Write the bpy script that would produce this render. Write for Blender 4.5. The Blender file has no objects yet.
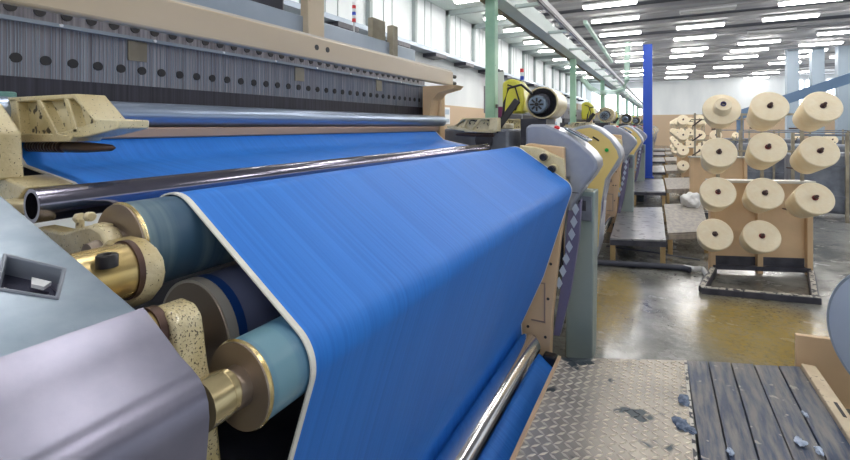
import bpy, bmesh, math, random
from mathutils import Vector, Matrix, noise
random.seed(7)
C = bpy.context.scene.collection
PI = math.pi
PSI = math.atan(240/450); H = 1.4          # camera: level, yawed left, lens shifted down

# ---------------------------------------------------------------- camera
cd = bpy.data.cameras.new('camera'); cam = bpy.data.objects.new('camera', cd); C.objects.link(cam)
cam.location = (0, 0, H); cam.rotation_euler = (PI/2, 0, PSI)
cd.sensor_width = 36; cd.lens = 450/850*36; cd.shift_y = -104/850; cd.clip_start = .02; cd.clip_end = 200
bpy.context.scene.camera = cam

def at(u, v, X=None, Y=None, Z=None):
    """world point seen at pixel (u, v) at a known X, Y or Z"""
    t = math.tan(math.atan((u-425)/450)-PSI); c = math.cos(PSI)-t*math.sin(PSI)
    m = (126-v)*c/450
    if X is not None: Y = X/t
    elif Z is not None: Y = (Z-H)/m
    return Vector((t*Y, Y, H+m*Y))
def at_plane(u, v, p0, n):
    d = at(u, v, Y=1)-Vector((0, 0, H)); o = Vector((0, 0, H))
    k = (Vector(p0)-o).dot(Vector(n))/d.dot(Vector(n))
    return o+d*k

# ---------------------------------------------------------------- materials
def mat(name, col, rough=.5, metal=0, var=None, vscale=6, vamt=.5, stretch=(1, 1, 1), bump=0, bscale=40,
        specks=None, speck_scale=90, speck_t=.62, emit=0, alpha=1, coat=0, spec=.5, detail=4, trans=0, bstretch=(1,1,1)):
    m = bpy.data.materials.new(name); m.use_nodes = True
    nt = m.node_tree; N = nt.nodes; L = nt.links
    b = N['Principled BSDF']
    b.inputs['Base Color'].default_value = (*col, 1); b.inputs['Roughness'].default_value = rough
    b.inputs['Metallic'].default_value = metal; b.inputs['Coat Weight'].default_value = coat
    b.inputs['Specular IOR Level'].default_value = spec; b.inputs['Alpha'].default_value = alpha
    b.inputs['Transmission Weight'].default_value = trans
    if emit:
        b.inputs['Emission Color'].default_value = (*col, 1); b.inputs['Emission Strength'].default_value = emit
    tc = N.new('ShaderNodeTexCoord')
    out = None
    def noise_node(scale, st, det=detail):
        mp = N.new('ShaderNodeMapping'); mp.inputs['Scale'].default_value = st
        L.new(tc.outputs['Object'], mp.inputs[0])
        n = N.new('ShaderNodeTexNoise'); n.inputs['Scale'].default_value = scale; n.inputs['Detail'].default_value = det
        L.new(mp.outputs[0], n.inputs[0]); return n.outputs[0]
    if var:
        n = noise_node(vscale, stretch)
        r = N.new('ShaderNodeMapRange'); hw = .05+.22*(1-vamt); r.inputs[1].default_value = .5-hw; r.inputs[2].default_value = .5+hw
        L.new(n, r.inputs[0])
        mx = N.new('ShaderNodeMix'); mx.data_type = 'RGBA'
        mx.inputs[6].default_value = (*col, 1); mx.inputs[7].default_value = (*var, 1)
        L.new(r.outputs[0], mx.inputs[0]); out = mx.outputs[2]
    if specks:
        n = noise_node(speck_scale, (1, 1, 1), 2)
        r = N.new('ShaderNodeMapRange'); r.inputs[1].default_value = speck_t; r.inputs[2].default_value = speck_t+.04
        L.new(n, r.inputs[0])
        mx = N.new('ShaderNodeMix'); mx.data_type = 'RGBA'
        if out: L.new(out, mx.inputs[6])
        else: mx.inputs[6].default_value = (*col, 1)
        mx.inputs[7].default_value = (*specks, 1)
        L.new(r.outputs[0], mx.inputs[0]); out = mx.outputs[2]
    if out: L.new(out, b.inputs['Base Color'])
    if bump:
        n = noise_node(bscale, bstretch)
        bp = N.new('ShaderNodeBump'); bp.inputs['Strength'].default_value = bump; bp.inputs['Distance'].default_value = .01
        L.new(n, bp.inputs['Height']); L.new(bp.outputs[0], b.inputs['Normal'])
    return m

M = {}
M['denim'] = mat('blue_denim', (.016, .155, .60), .5, var=(.034, .225, .74), vscale=1, stretch=(.6, 120, .6), vamt=.1, bump=.05, bscale=1, bstretch=(3, 400, 3), detail=5, spec=.25)  # warp streaks, with the cloth's sheen streaks put into the colour
M['selvage'] = mat('white_selvage', (.82, .80, .74), .8, bump=.4, bscale=300)
M['chrome'] = mat('polished_steel', (.78, .76, .76), .13, 1)
M['dark_chrome'] = mat('dark_polished_steel', (.27, .26, .33), .15, .95)
M['blue_steel'] = mat('bluish_steel', (.33, .40, .52), .28, .7)
M['copper'] = mat('copper_brown', (.42, .30, .24), .35, .6)
M['dark_copper'] = mat('dark_copper', (.10, .06, .05), .4, .6)
M['cream'] = mat('worn_cream_paint', (.60, .49, .25), .35, var=(.78, .69, .45), vscale=9, specks=(.10, .075, .04), speck_scale=260, speck_t=.66, bump=.15, bscale=120, coat=.2)
M['dirty_cream'] = mat('oily_cream_paint', (.46, .35, .14), .28, var=(.74, .66, .44), vscale=14, specks=(.07, .05, .03), speck_scale=260, speck_t=.66, bump=.15, bscale=120, coat=.3)
M['pitted'] = mat('pitted_cream_casting', (.50, .40, .17), .3, var=(.78, .70, .47), vscale=16, specks=(.07, .05, .025), speck_scale=330, speck_t=.585, bump=.25, bscale=330, coat=.35, detail=5)
M['railcream'] = mat('chipped_cream_rail', (.74, .62, .44), .5, var=(.60, .48, .32), vscale=9, specks=(.3, .22, .14), speck_scale=40, speck_t=.66)
M['lint_pale'] = mat('pale_lint', (.55, .62, .74), .95, var=(.36, .44, .58), vscale=60)
M['lint_dark'] = mat('dark_lint', (.07, .10, .16), .95, var=(.22, .27, .36), vscale=60)
M['stained'] = mat('stained_cream_web', (.50, .42, .22), .45, var=(.70, .62, .42), vscale=16, specks=(.06, .045, .03), speck_scale=45, speck_t=.57, detail=6)
M['beam'] = mat('beige_beam_paint', (.54, .44, .31), .28, var=(.62, .51, .37), vscale=3, stretch=(1, .4, 1), coat=.25)
M['tan'] = mat('tan_paint', (.74, .52, .31), .42, var=(.66, .46, .27), vscale=4)
M['brass'] = mat('oiled_brass', (.60, .43, .15), .25, .85, var=(.72, .60, .34), vscale=20)
M['golden'] = mat('golden_barrel', (.66, .47, .17), .24, .7, var=(.60, .50, .28), vscale=9)
M['grey_cover'] = mat('pearl_grey_cover', (.15, .20, .26), .32, .5, var=(.27, .33, .40), vscale=11, detail=7, specks=(.16, .19, .2), speck_scale=24, speck_t=.74, bump=.012, bscale=220)
M['purple_cover'] = mat('mauve_grey_cover', (.17, .17, .23), .30, .5, var=(.28, .27, .35), vscale=9, detail=7, specks=(.2, .2, .24), speck_scale=24, speck_t=.75, bump=.012, bscale=220)
M['hood'] = mat('grey_hood', (.28, .31, .39), .3, .15, var=(.40, .43, .50), vscale=5)
M['strip'] = mat('purple_strip', (.15, .14, .24), .4)
M['diamond'] = mat('pale_diamond', (.46, .54, .66), .5)
M['rubber'] = mat('worn_teal_roller', (.05, .11, .18), .36, var=(.17, .25, .28), vscale=1, stretch=(.6, 30, .6), vamt=.75)
M['rubber2'] = mat('slate_blue_roller', (.06, .17, .31), .33, var=(.15, .30, .38), vscale=1, stretch=(.6, 26, .6), vamt=.75)
M['slate'] = mat('slate_grey_sleeve', (.13, .15, .26), .45)
M['disc'] = mat('turned_steel_disc', (.34, .28, .23), .35, .7)
M['silver_ring'] = mat('pale_ring', (.62, .58, .52), .4, .3)
M['navy'] = mat('navy_band', (.01, .05, .22), .4)
M['black'] = mat('black_rubber', (.018, .016, .018), .4)
M['dark'] = mat('dark_machine', (.035, .035, .05), .5, var=(.07, .07, .09), vscale=10)
M['heald'] = mat('heald_frame_grey', (.15, .14, .165), .35, .35, var=(.42, .41, .45), vscale=1, stretch=(1, 130, 1.2), vamt=.2, detail=6)
M['reed'] = mat('dark_reed', (.015, .014, .022), .45, .1, var=(.06, .055, .08), vscale=1, stretch=(1, 160, 1), vamt=.3, detail=6)
M['hole'] = mat('hole_dark', (.035, .033, .036), .6)
M['rail_blue'] = mat('grey_blue_rail', (.36, .42, .50), .35, .3, var=(.28, .34, .42), vscale=3)
M['khaki'] = mat('khaki_frame', (.40, .36, .27), .5, var=(.22, .19, .14), vscale=6)
M['teal'] = mat('green_cap', (.12, .27, .24), .4)
M['cabinet'] = mat('grey_green_cabinet', (.23, .30, .29), .4, .1, var=(.31, .37, .35), vscale=3, bump=.05, bscale=50)
M['yellow'] = mat('yellow_panel', (.80, .62, .24), .45)
M['guard'] = mat('yellow_green_guard', (.55, .60, .04), .35, var=(.68, .62, .10), vscale=8)
M['red'] = mat('red_plastic', (.72, .03, .04), .35)
M['green'] = mat('green_button', (.01, .40, .07), .35)
M['blue_plastic'] = mat('blue_plastic', (.03, .08, .55), .35)
M['white_plastic'] = mat('white_plastic', (.85, .86, .88), .4)
M['post'] = mat('mint_green_paint', (.30, .55, .40), .45, var=(.42, .66, .50), vscale=5, specks=(.16, .3, .22), speck_scale=25, speck_t=.72)
M['beam_grey'] = mat('pale_green_grey_steel', (.62, .72, .69), .45, var=(.52, .62, .60), vscale=2)
M['beam_under'] = mat('brown_underside', (.22, .19, .13), .7)  # browner and darker than the main beam
M['cone'] = mat('cream_yarn', (.93, .79, .56), .85, var=(.97, .86, .65), vscale=12, bump=.25, bscale=1, bstretch=(30, 30, 260))
M['core_red'] = mat('dark_red_core', (.20, .015, .015), .4)
M['core_brown'] = mat('dark_brown_core', (.07, .03, .035), .4)
M['core_blue'] = mat('navy_core', (.03, .025, .13), .4)
M['metal_step'] = mat('worn_step_metal', (.30, .31, .34), .28, .55, var=(.42, .42, .43), vscale=7, specks=(.10, .10, .12), speck_scale=12, speck_t=.60)
M['wood_step'] = mat('worn_grey_boards', (.42, .38, .32), .55, var=(.27, .25, .24), vscale=9, stretch=(3, 1, 1))
M['legwood'] = mat('tan_leg', (.55, .38, .17), .55, var=(.44, .30, .14), vscale=6)
M['board'] = mat('blue_stained_board', (.025, .05, .11), .38, var=(.17, .165, .165), vscale=5, stretch=(9, 1, 1), vamt=.7, specks=(.34, .33, .30), speck_scale=22, speck_t=.68, bump=.5, bscale=10, bstretch=(9, 1, 1), detail=8)
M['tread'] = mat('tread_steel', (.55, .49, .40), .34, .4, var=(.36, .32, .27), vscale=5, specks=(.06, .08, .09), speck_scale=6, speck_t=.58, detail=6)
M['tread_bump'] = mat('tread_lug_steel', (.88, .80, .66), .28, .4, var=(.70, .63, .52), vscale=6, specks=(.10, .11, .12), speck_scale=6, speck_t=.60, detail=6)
M['angle_w'] = mat('chipped_white_edge', (.60, .57, .50), .5, specks=(.06, .06, .07), speck_scale=30, speck_t=.52)
M['fluff'] = mat('blue_lint', (.20, .30, .50), .95, var=(.45, .50, .62), vscale=40)
M['dark_hose'] = mat('dark_hose', (.05, .055, .08), .5)
M['white_cloth'] = mat('white_cloth', (.78, .78, .78), .9)
M['blue_post'] = mat('blue_paint', (.015, .075, .50), .4)
M['grey_post'] = mat('grey_blue_post', (.36, .44, .52), .5)
M['boom'] = mat('blue_grey_boom', (.13, .22, .36), .5)
M['flange'] = mat('brushed_flange', (.50, .58, .72), .45, .1)
M['wall'] = mat('white_wall_panel', (.84, .87, .88), .6, var=(.74, .78, .80), vscale=1.2, stretch=(1, 1, .3))
M['wallpost'] = mat('grey_wall_post', (.33, .38, .38), .5)
M['wainscot'] = mat('tan_wainscot', (.62, .46, .31), .6)
M['ceil'] = mat('grey_ceiling', (.40, .40, .41), .6, var=(.27, .27, .29), vscale=1, stretch=(.15, 3, 1))
M['ceil_l'] = mat('pale_ceiling', (.66, .72, .69), .6, var=(.58, .64, .62), vscale=1, stretch=(.3, 1, 1))
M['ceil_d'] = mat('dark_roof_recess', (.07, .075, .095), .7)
M['window'] = mat('bright_window', (.86, .93, 1.0), .5, emit=3)
M['lamp'] = mat('lit_tube', (1.0, .97, .93), .5, emit=15)
M['lamp_off'] = mat('unlit_tube', (.45, .45, .44), .4)
M['housing'] = mat('lamp_housing', (.6, .61, .62), .5)
M['hose_green'] = mat('pale_green_hose', (.52, .72, .62), .4, alpha=.75)
M['mess'] = mat('machine_grey', (.25, .28, .33), .45, .2, var=(.12, .13, .17), vscale=5)

def floor_mat():
    m = bpy.data.materials.new('wet_epoxy_floor'); m.use_nodes = True
    nt = m.node_tree; N = nt.nodes; L = nt.links; b = N['Principled BSDF']
    tc = N.new('ShaderNodeTexCoord')
    def nz(scale, det=5, rough=.55):
        n = N.new('ShaderNodeTexNoise'); n.inputs['Scale'].default_value = scale; n.inputs['Detail'].default_value = det; n.inputs['Roughness'].default_value = rough
        L.new(tc.outputs['Object'], n.inputs[0]); return n.outputs[0]
    def mr(x, a, c, lo=0, hi=1):
        r = N.new('ShaderNodeMapRange'); r.inputs[1].default_value = a; r.inputs[2].default_value = c
        r.inputs[3].default_value = lo; r.inputs[4].default_value = hi; L.new(x, r.inputs[0]); return r.outputs[0]
    def mix(f, a, c):
        x = N.new('ShaderNodeMix'); x.data_type = 'RGBA'; L.new(f, x.inputs[0])
        for i, s in ((6, a), (7, c)):
            if isinstance(s, tuple): x.inputs[i].default_value = (*s, 1)
            else: L.new(s, x.inputs[i])
        return x.outputs[2]
    base = mix(mr(nz(2.2, 8, .65), .35, .65), (.11, .115, .105), (.33, .33, .30))
    # ochre staining around the near aisle (two patches with shapes of their own)
    g = N.new('ShaderNodeSeparateXYZ'); L.new(tc.outputs['Object'], g.inputs[0])
    def blob(cx, cy, sx, sy):
        mp = N.new('ShaderNodeMapping'); mp.inputs['Location'].default_value = (-cx/sx, -cy/sy, 0); mp.inputs['Scale'].default_value = (1/sx, 1/sy, 0)
        L.new(tc.outputs['Object'], mp.inputs[0])
        v = N.new('ShaderNodeVectorMath'); v.operation = 'LENGTH'; L.new(mp.outputs[0], v.inputs[0])
        return mr(v.outputs['Value'], 1.1, .6)
    def mul(a, c):
        x = N.new('ShaderNodeMath'); x.operation = 'MULTIPLY'; L.new(a, x.inputs[0]); L.new(c, x.inputs[1]); return x.outputs[0]
    def mx(a, c):
        x = N.new('ShaderNodeMath'); x.operation = 'MAXIMUM'; L.new(a, x.inputs[0]); L.new(c, x.inputs[1]); return x.outputs[0]
    bl = mx(blob(.62, 3.75, .55, .75), blob(-.38, 3.9, .22, .9))
    st = mul(bl, mr(nz(26, 8, .8), .30, .62, .25, .95))
    col = mix(st, base, (.38, .26, .03))
    col = mix(mul(mr(nz(30, 6, .8), .50, .66), mr(nz(1.3), .4, .6)), col, (.07, .06, .045))
    col = mix(mr(g.outputs[0], 1.6, 2.6), col, (.48, .50, .52))
    L.new(col, b.inputs['Base Color'])
    L.new(mr(nz(3, 6), .35, .65, .08, .30), b.inputs['Roughness'])
    b.inputs['Coat Weight'].default_value = .35; b.inputs['Coat Roughness'].default_value = .12
    bp = N.new('ShaderNodeBump'); bp.inputs['Strength'].default_value = .3; bp.inputs['Distance'].default_value = .015
    L.new(nz(14, 5, .6), bp.inputs['Height']); L.new(bp.outputs[0], b.inputs['Normal'])
    return m
M['floor'] = floor_mat()

# ---------------------------------------------------------------- helpers
def box(bm, x0, x1, y0, y1, z0, z1):
    vs = [bm.verts.new((x, y, z)) for x in (x0, x1) for y in (y0, y1) for z in (z0, z1)]
    for f in ((0, 1, 3, 2), (4, 6, 7, 5), (0, 4, 5, 1), (2, 3, 7, 6), (0, 2, 6, 4), (1, 5, 7, 3)):
        bm.faces.new([vs[i] for i in f])
def hexa(bm, lo, hi):
    """lo, hi: four corner points each"""
    a = [bm.verts.new(p) for p in lo]; b = [bm.verts.new(p) for p in hi]
    bm.faces.new(a[::-1]); bm.faces.new(b)
    n = len(a)
    for i in range(n): bm.faces.new([a[i], a[(i+1) % n], b[(i+1) % n], b[i]])
def prism(bm, pts, y0, y1):
    hexa(bm, [(x, y0, z) for x, z in pts], [(x, y1, z) for x, z in pts])
def plateZ(bm, pts, z0, z1):
    hexa(bm, [(x, y, z0) for x, y in pts], [(x, y, z1) for x, y in pts])
def lathe(bm, p, q, prof, seg=32, cap=True):
    """prof: list of (t along p->q in metres, radius)"""
    p = Vector(p); d = (Vector(q)-p).normalized()
    up = Vector((0, 0, 1)) if abs(d.z) < .9 else Vector((1, 0, 0))
    s = d.cross(up).normalized(); w = s.cross(d)
    rings = []
    for t, r in prof:
        c = p+d*t
        if r < 1e-6: rings.append([bm.verts.new(c)]); continue
        rings.append([bm.verts.new(c+(s*math.cos(2*PI*k/seg)+w*math.sin(2*PI*k/seg))*r) for k in range(seg)])
    for a, b in zip(rings, rings[1:]):
        for k in range(seg):
            k2 = (k+1) % seg
            if len(a) == 1 and len(b) == 1: continue
            if len(a) == 1: bm.faces.new([a[0], b[k2], b[k]])
            elif len(b) == 1: bm.faces.new([a[k], a[k2], b[0]])
            else: bm.faces.new([a[k], a[k2], b[k2], b[k]])
    if cap:
        if len(rings[0]) > 1: bm.faces.new(rings[0][::-1])
        if len(rings[-1]) > 1: bm.faces.new(rings[-1])
def cyl(bm, p, q, r, r2=None, seg=24):
    lathe(bm, p, q, [(0, r), ((Vector(q)-Vector(p)).length, r if r2 is None else r2)], seg)
def pipe(bm, p, q, r, ri, seg=32):
    L_ = (Vector(q)-Vector(p)).length
    lathe(bm, p, q, [(min(.3, L_*.5), ri), (0, ri), (0, r), (L_, r)], seg, cap=False)
def tube(bm, pts, r, seg=10):
    pts = [Vector(p) for p in pts]; rings = []
    for i, p in enumerate(pts):
        d = (pts[min(i+1, len(pts)-1)]-pts[max(i-1, 0)]).normalized()
        up = Vector((0, 0, 1)) if abs(d.z) < .9 else Vector((1, 0, 0))
        s = d.cross(up).normalized(); w = s.cross(d)
        rings.append([bm.verts.new(p+(s*math.cos(2*PI*k/seg)+w*math.sin(2*PI*k/seg))*r) for k in range(seg)])
    for a, b in zip(rings, rings[1:]):
        for k in range(seg): bm.faces.new([a[k], a[(k+1) % seg], b[(k+1) % seg], b[k]])
    bm.faces.new(rings[0][::-1]); bm.faces.new(rings[-1])
def beam(bm, p, q, w, h):
    """rectangular bar from p to q"""
    p = Vector(p); q = Vector(q); d = (q-p).normalized()
    up = Vector((0, 0, 1)) if abs(d.z) < .9 else Vector((1, 0, 0))
    s = d.cross(up).normalized()*w/2; u = s.cross(d).normalized()*h/2
    hexa(bm, [p-s-u, p+s-u, p+s+u, p-s+u], [q-s-u, q+s-u, q+s+u, q-s+u])
def obj(name, bm, m, parent=None, bev=0, smooth=False, seg=2):
    bmesh.ops.recalc_face_normals(bm, faces=bm.faces)
    me = bpy.data.meshes.new(name); bm.to_mesh(me); bm.free()
    me.materials.append(M[m] if isinstance(m, str) else m)
    o = bpy.data.objects.new(name, me); C.objects.link(o)
    if parent: o.parent = parent
    if bev:
        b = o.modifiers.new('bevel', 'BEVEL'); b.width = bev; b.segments = seg; b.limit_method = 'ANGLE'; b.angle_limit = math.radians(35)
    if smooth or bev:
        for p in me.polygons: p.use_smooth = True
        try: me.set_sharp_from_angle(angle=math.radians(38))
        except Exception: pass
    return o
def part(name, m, parent, fn, *a, bev=0, smooth=False, label=None, **k):
    bm = bmesh.new(); fn(bm, *a, **k)
    o = obj(name, bm, m, parent, bev, smooth)
    if label: o['label'] = label
    return o
def tag(o, label, cat, group=None, kind=None):
    o['label'] = label; o['category'] = cat
    if group: o['group'] = group
    if kind: o['kind'] = kind
    return o
def thing(name, label, cat, loc=(0, 0, 0), rz=0, group=None):
    o = bpy.data.objects.new(name, None); C.objects.link(o); o.empty_display_size = .1
    o.location = loc; o.rotation_euler = (0, 0, rz)
    return tag(o, label, cat, group)
def struct(name, m, fn, *a, **k):
    o = part(name, m, None, fn, *a, **k); o['kind'] = 'structure'; return o
def children(o): return [c for c in bpy.data.objects if c.parent == o]
def copy_tree(o, parent=None, skip=()):
    c = o.copy(); C.objects.link(c)
    if parent: c.parent = parent
    for ch in children(o):
        if ch.name.split('.')[0] in skip: continue
        copy_tree(ch, c, skip)
    return c

# ================================================================ SETTING
XW = -5.4; YF = 36.5; CZ = 4.62; XR = 14
struct('floor', 'floor', box, XW-.1, XR, -5, YF+.2, -.1, 0)
struct('wall_left', 'wall', box, XW-.15, XW, -5, YF, 0, CZ+.6)
struct('wall_far', 'wall', box, XW-.1, XR, YF, YF+.15, 0, CZ+.6)
struct('trim_1', 'wainscot', box, -4.2, XR, YF-.05, YF-.001, 0, 2.2)
struct('trim_2', 'wainscot', box, XW, XW+.05, 4, 14.4, .0, 1.98)
def wallposts(bm):
    y = 3.8
    while y < 36: box(bm, XW, XW+.1, y-.05, y+.05, 3.3, CZ); y += 1.9
struct('trim_3', 'wallpost', wallposts)
def seams(bm):
    y = 4.4
    while y < 36:
        for d in (0, .35): box(bm, XW, XW+.012, y+d-.01, y+d+.01, 3.35, CZ)
        y += 1.9
struct('trim_4', 'wallpost', seams)
# far windows
for i, (x0, x1) in enumerate(((-4.9, -4.1), (-3.9, -2.9), (-2.7, -1.5))):
    w = struct('window_%d' % (i+1), 'window', box, x0, x1, YF-.04, YF-.002, 2.15, 4.1)
for i, (x0, x1) in enumerate(((6.9, 7.7), (7.9, 8.7), (8.9, 9.7))):
    w = struct('window_%d' % (i+4), 'window', box, x0, x1, YF-.04, YF-.002, 2.5, 4.3)
# ceiling: pale soffit on the left, ribbed grey deck with dark roof recesses on the right
struct('ceiling', 'ceil_l', box, XW-.1, -3.2, -5, YF+.1, CZ, CZ+.1)
rec = [(8.3, 9.2), (12.9, 13.7), (15.1, 15.9), (17.2, 18.3), (21.9, 22.5), (26.2, 27.0), (31, 31.7)]
def deck(bm):
    y = -5
    for a, b in rec+[(YF+.1, 0)]:
        box(bm, -3.2, XR, y, a, CZ, CZ+.1); y = b
struct('ceiling.001', 'ceil', deck)
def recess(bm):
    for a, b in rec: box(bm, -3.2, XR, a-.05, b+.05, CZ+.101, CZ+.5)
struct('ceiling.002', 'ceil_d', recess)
def ribs(bm):
    y = 5
    while y < 36:
        box(bm, -3.2, XR, y-.03, y+.03, CZ-.05, CZ); y += 2.3
struct('trim_5', 'ceil', ribs)
def purl(bm):
    y = 3.8
    while y < 36: box(bm, XW, -3.2, y-.05, y+.05, CZ-.14, CZ); y += 1.9
struct('trim_6', 'wallpost', purl)
# floor seams
def fs(bm):
    for y in (8.0, 11.7, 15.5, 20): box(bm, 1.4, XR, y, y+.03, 0, .002)
struct('trim_7', 'ceil_d', fs)

# ceiling lights
lt = thing('ceiling_light', '', 'light')
bm = bmesh.new(); box(bm, -.65, .65, -.10, .10, .03, .09); obj('housing', bm, 'housing', lt)
bm = bmesh.new(); box(bm, -.63, .63, -.08, .08, -.03, .03); obj('tube_cover', bm, 'lamp', lt, bev=.02)
lt0 = thing('ceiling_light', '', 'light')
bm = bmesh.new(); box(bm, -.65, .65, -.10, .10, .03, .09); obj('housing', bm, 'housing', lt0)
bm = bmesh.new(); box(bm, -.63, .63, -.08, .08, -.03, .03); obj('tube_cover', bm, 'lamp_off', lt0, bev=.02)
unseen_rows = [-2.5, 1.5, 5.0, 8.2]  # unseen rows of fixtures, added to light the near hall
colr = {-3.85: [10.3, 12.4, 14.2, 16.6, 18.8, 21.5, 24.5, 27.4, 30.4], -1.25: [10.3, 12.4, 14.2, 16.5, 18.8, 21.2, 23.5, 27.9, 30.3], 1.05: [10.3, -14.3, 16.4, 18.5, 21.1, 23.1, 27.3, 29.7, 33],
        3.25: [10.3, 12.3, 14.4, 16.3, -18.6, 20.6, 22.5, 24.6, -26.5, 28.4, 33.2], 5.2: [14.2, 16.3, 19.7, 22.1, 23.9, 25.7, 27.9, 32.6, 35.6], 7.2: [22, 26.5, 33]}
colname = {-3.85: 'over the left wall side', -1.25: 'just right of the overhead track', 1.05: 'right of the blue pillar', 3.25: 'over the middle of the yarn rack', 5.2: 'over the right of the yarn rack', 7.2: 'at the far right'}
nth = ['first', 'second', 'third', 'fourth', 'fifth', 'sixth', 'seventh', 'eighth', 'ninth', 'tenth', 'eleventh']
first = {True: lt, False: lt0}; used = {True: False, False: False}
for cx, ysl in colr.items():
    for ri, ry in enumerate((unseen_rows if cx < 5 else [])+ysl):
        lit = ry > 0 or ri < 4; ry = abs(ry) if ri >= 4 or cx > 5 else ry
        o = first[lit] if not used[lit] else copy_tree(first[lit])
        used[lit] = True
        k = ri-4 if cx < 5 else ri
        o.location = (cx+(-.02*(ry-12) if cx in (-1.25, 1.05, 3.25) and ry > 12 else 0), ry, CZ-.12)
        o.scale = (1.25 if cx < -3 else 1, 1, 1)
        o['label'] = ('lit' if lit else 'unlit') + (' strip light, %s from front in the row %s' % (nth[k], colname[cx]) if k >= 0 else ' strip light added out of view, %s in row %s' % (nth[ri], colname[cx]))
        o['group'] = 'strip lights under the hall ceiling'

# wall cable tray
t = thing('cable_tray', 'long grey cable tray along the upper left wall under the panels', 'cable tray', (XW+.005, 4, 3.2))
bm = bmesh.new(); box(bm, 0, .35, 0, 31, .03, .12); obj('tray', bm, 'rail_blue', t)
for k in range(16):
    bm = bmesh.new(); box(bm, 0, .38, k*1.9+.3, k*1.9+.9, -.06, .03); obj('bracket', bm, 'dark', t)

# pillars and the overhead track
PX = -1.26
nm = ['nearest mint green pillar rising behind the front loom', 'second mint green pillar down the row of looms', 'third mint green pillar down the row of looms',
      'fourth mint green pillar down the row of looms', 'fifth mint green pillar down the row of looms', 'sixth mint green pillar down the row of looms', 'farthest mint green pillar at the end of the row']
ys = [3.6, 7.4, 11.2, 15, 18.8, 22.6, 26.4]
for i, y in enumerate(ys):
    if i == 0:
        p0 = thing('pillar', nm[0], 'pillar', (PX-.025, y, 0), 0, 'green pillars between the looms')
        bm = bmesh.new(); box(bm, -.043, .043, -.045, .045, 0, 2.46); obj('shaft', bm, 'post', p0, bev=.008)
        bm = bmesh.new(); box(bm, -.1, .1, -.1, .1, 0, .02); obj('base_plate', bm, 'post', p0)
        bm = bmesh.new(); box(bm, .043, .05, -.025, .025, 1.55, 1.58); obj('clip', bm, 'black', p0)
    else:
        p = copy_tree(p0); p.location = (PX-.025, y, 0); p['label'] = nm[i]
t = thing('overhead_track', 'pale green overhead steel track with ladder rungs above the looms', 'overhead track', (0, 0, 0))
bm = bmesh.new(); box(bm, PX-.08, PX+.06, 2.2, 31, 2.47, 2.63); obj('main_beam', bm, 'beam_grey', t)
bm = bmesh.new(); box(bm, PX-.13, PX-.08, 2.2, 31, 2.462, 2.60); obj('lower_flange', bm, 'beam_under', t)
bm = bmesh.new(); box(bm, -.97, -.935, 2.2, 31, 2.46, 2.53); obj('side_rail', bm, 'housing', t)
bm = bmesh.new(); box(bm, -.935, -.925, 2.2, 31, 2.44, 2.47); obj('conductor', bm, 'dark', t)
y = 2.7
while y < 30:
    bm = bmesh.new(); box(bm, PX+.06, -.97, y-.02, y+.02, 2.47, 2.50); obj('rung', bm, 'beam_grey', t); y += 1.3
# hanging hose of the travelling cleaner
o = part('suction_hose', 'hose_green', None, tube, [at(628, 42, Y=11), at(627, 60, Y=11), at(627, 80, Y=11), at(624, 88, Y=11), at(616, 92, Y=11), at(600, 93, Y=11), at(590, 88, Y=11), at(582, 78, Y=11)], .06, smooth=True)
tag(o, 'pale green suction hose hanging in a loop beside the overhead track', 'hose')
o = part('travelling_cleaner_rail', 'hose_green', None, beam, at(585, 22, Y=7.0), at(612, 62, Y=11), .05, .05)
tag(o, 'pale green hanging rail right of the overhead cable track', 'rail')

# blue pillar
t = thing('pillar', 'bright blue pillar standing in the aisle', 'pillar', (-.337, 11.15, .252))
bm = bmesh.new(); box(bm, -.09, .09, -.09, .09, 0, 2.95); obj('shaft', bm, 'blue_post', t)
bm = bmesh.new(); box(bm, -.12, .12, -.12, .12, 0, .03); obj('base_plate', bm, 'blue_post', t)
for x, l in ((4.72, 'leftmost'), (5.53, 'middle'), (6.35, 'rightmost')):
    bm = bmesh.new(); box(bm, -.2, .2, -.2, .2, 0, CZ); o = obj('grey_pillar', bm, 'grey_post'); o.location = (x, 24, 0)
    tag(o, l+' of three grey blue pillars behind the yarn rack', 'pillar', 'grey pillars on the right')
bm = bmesh.new(); beam(bm, at(730, 118, Y=20)-Vector((0, 0, 0)), at(868, 72, Y=20), .3, .33); o = obj('conveyor_boom', bm, 'boom')
tag(o, 'dark blue sloping boom rising to the right behind the yarn cones', 'boom')
bp_ = at(740, 114, Y=20); bm = bmesh.new(); box(bm, bp_.x-.1, bp_.x+.1, 19.9, 20.1, 0, bp_.z); obj('support', bm, 'boom', o)

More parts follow.
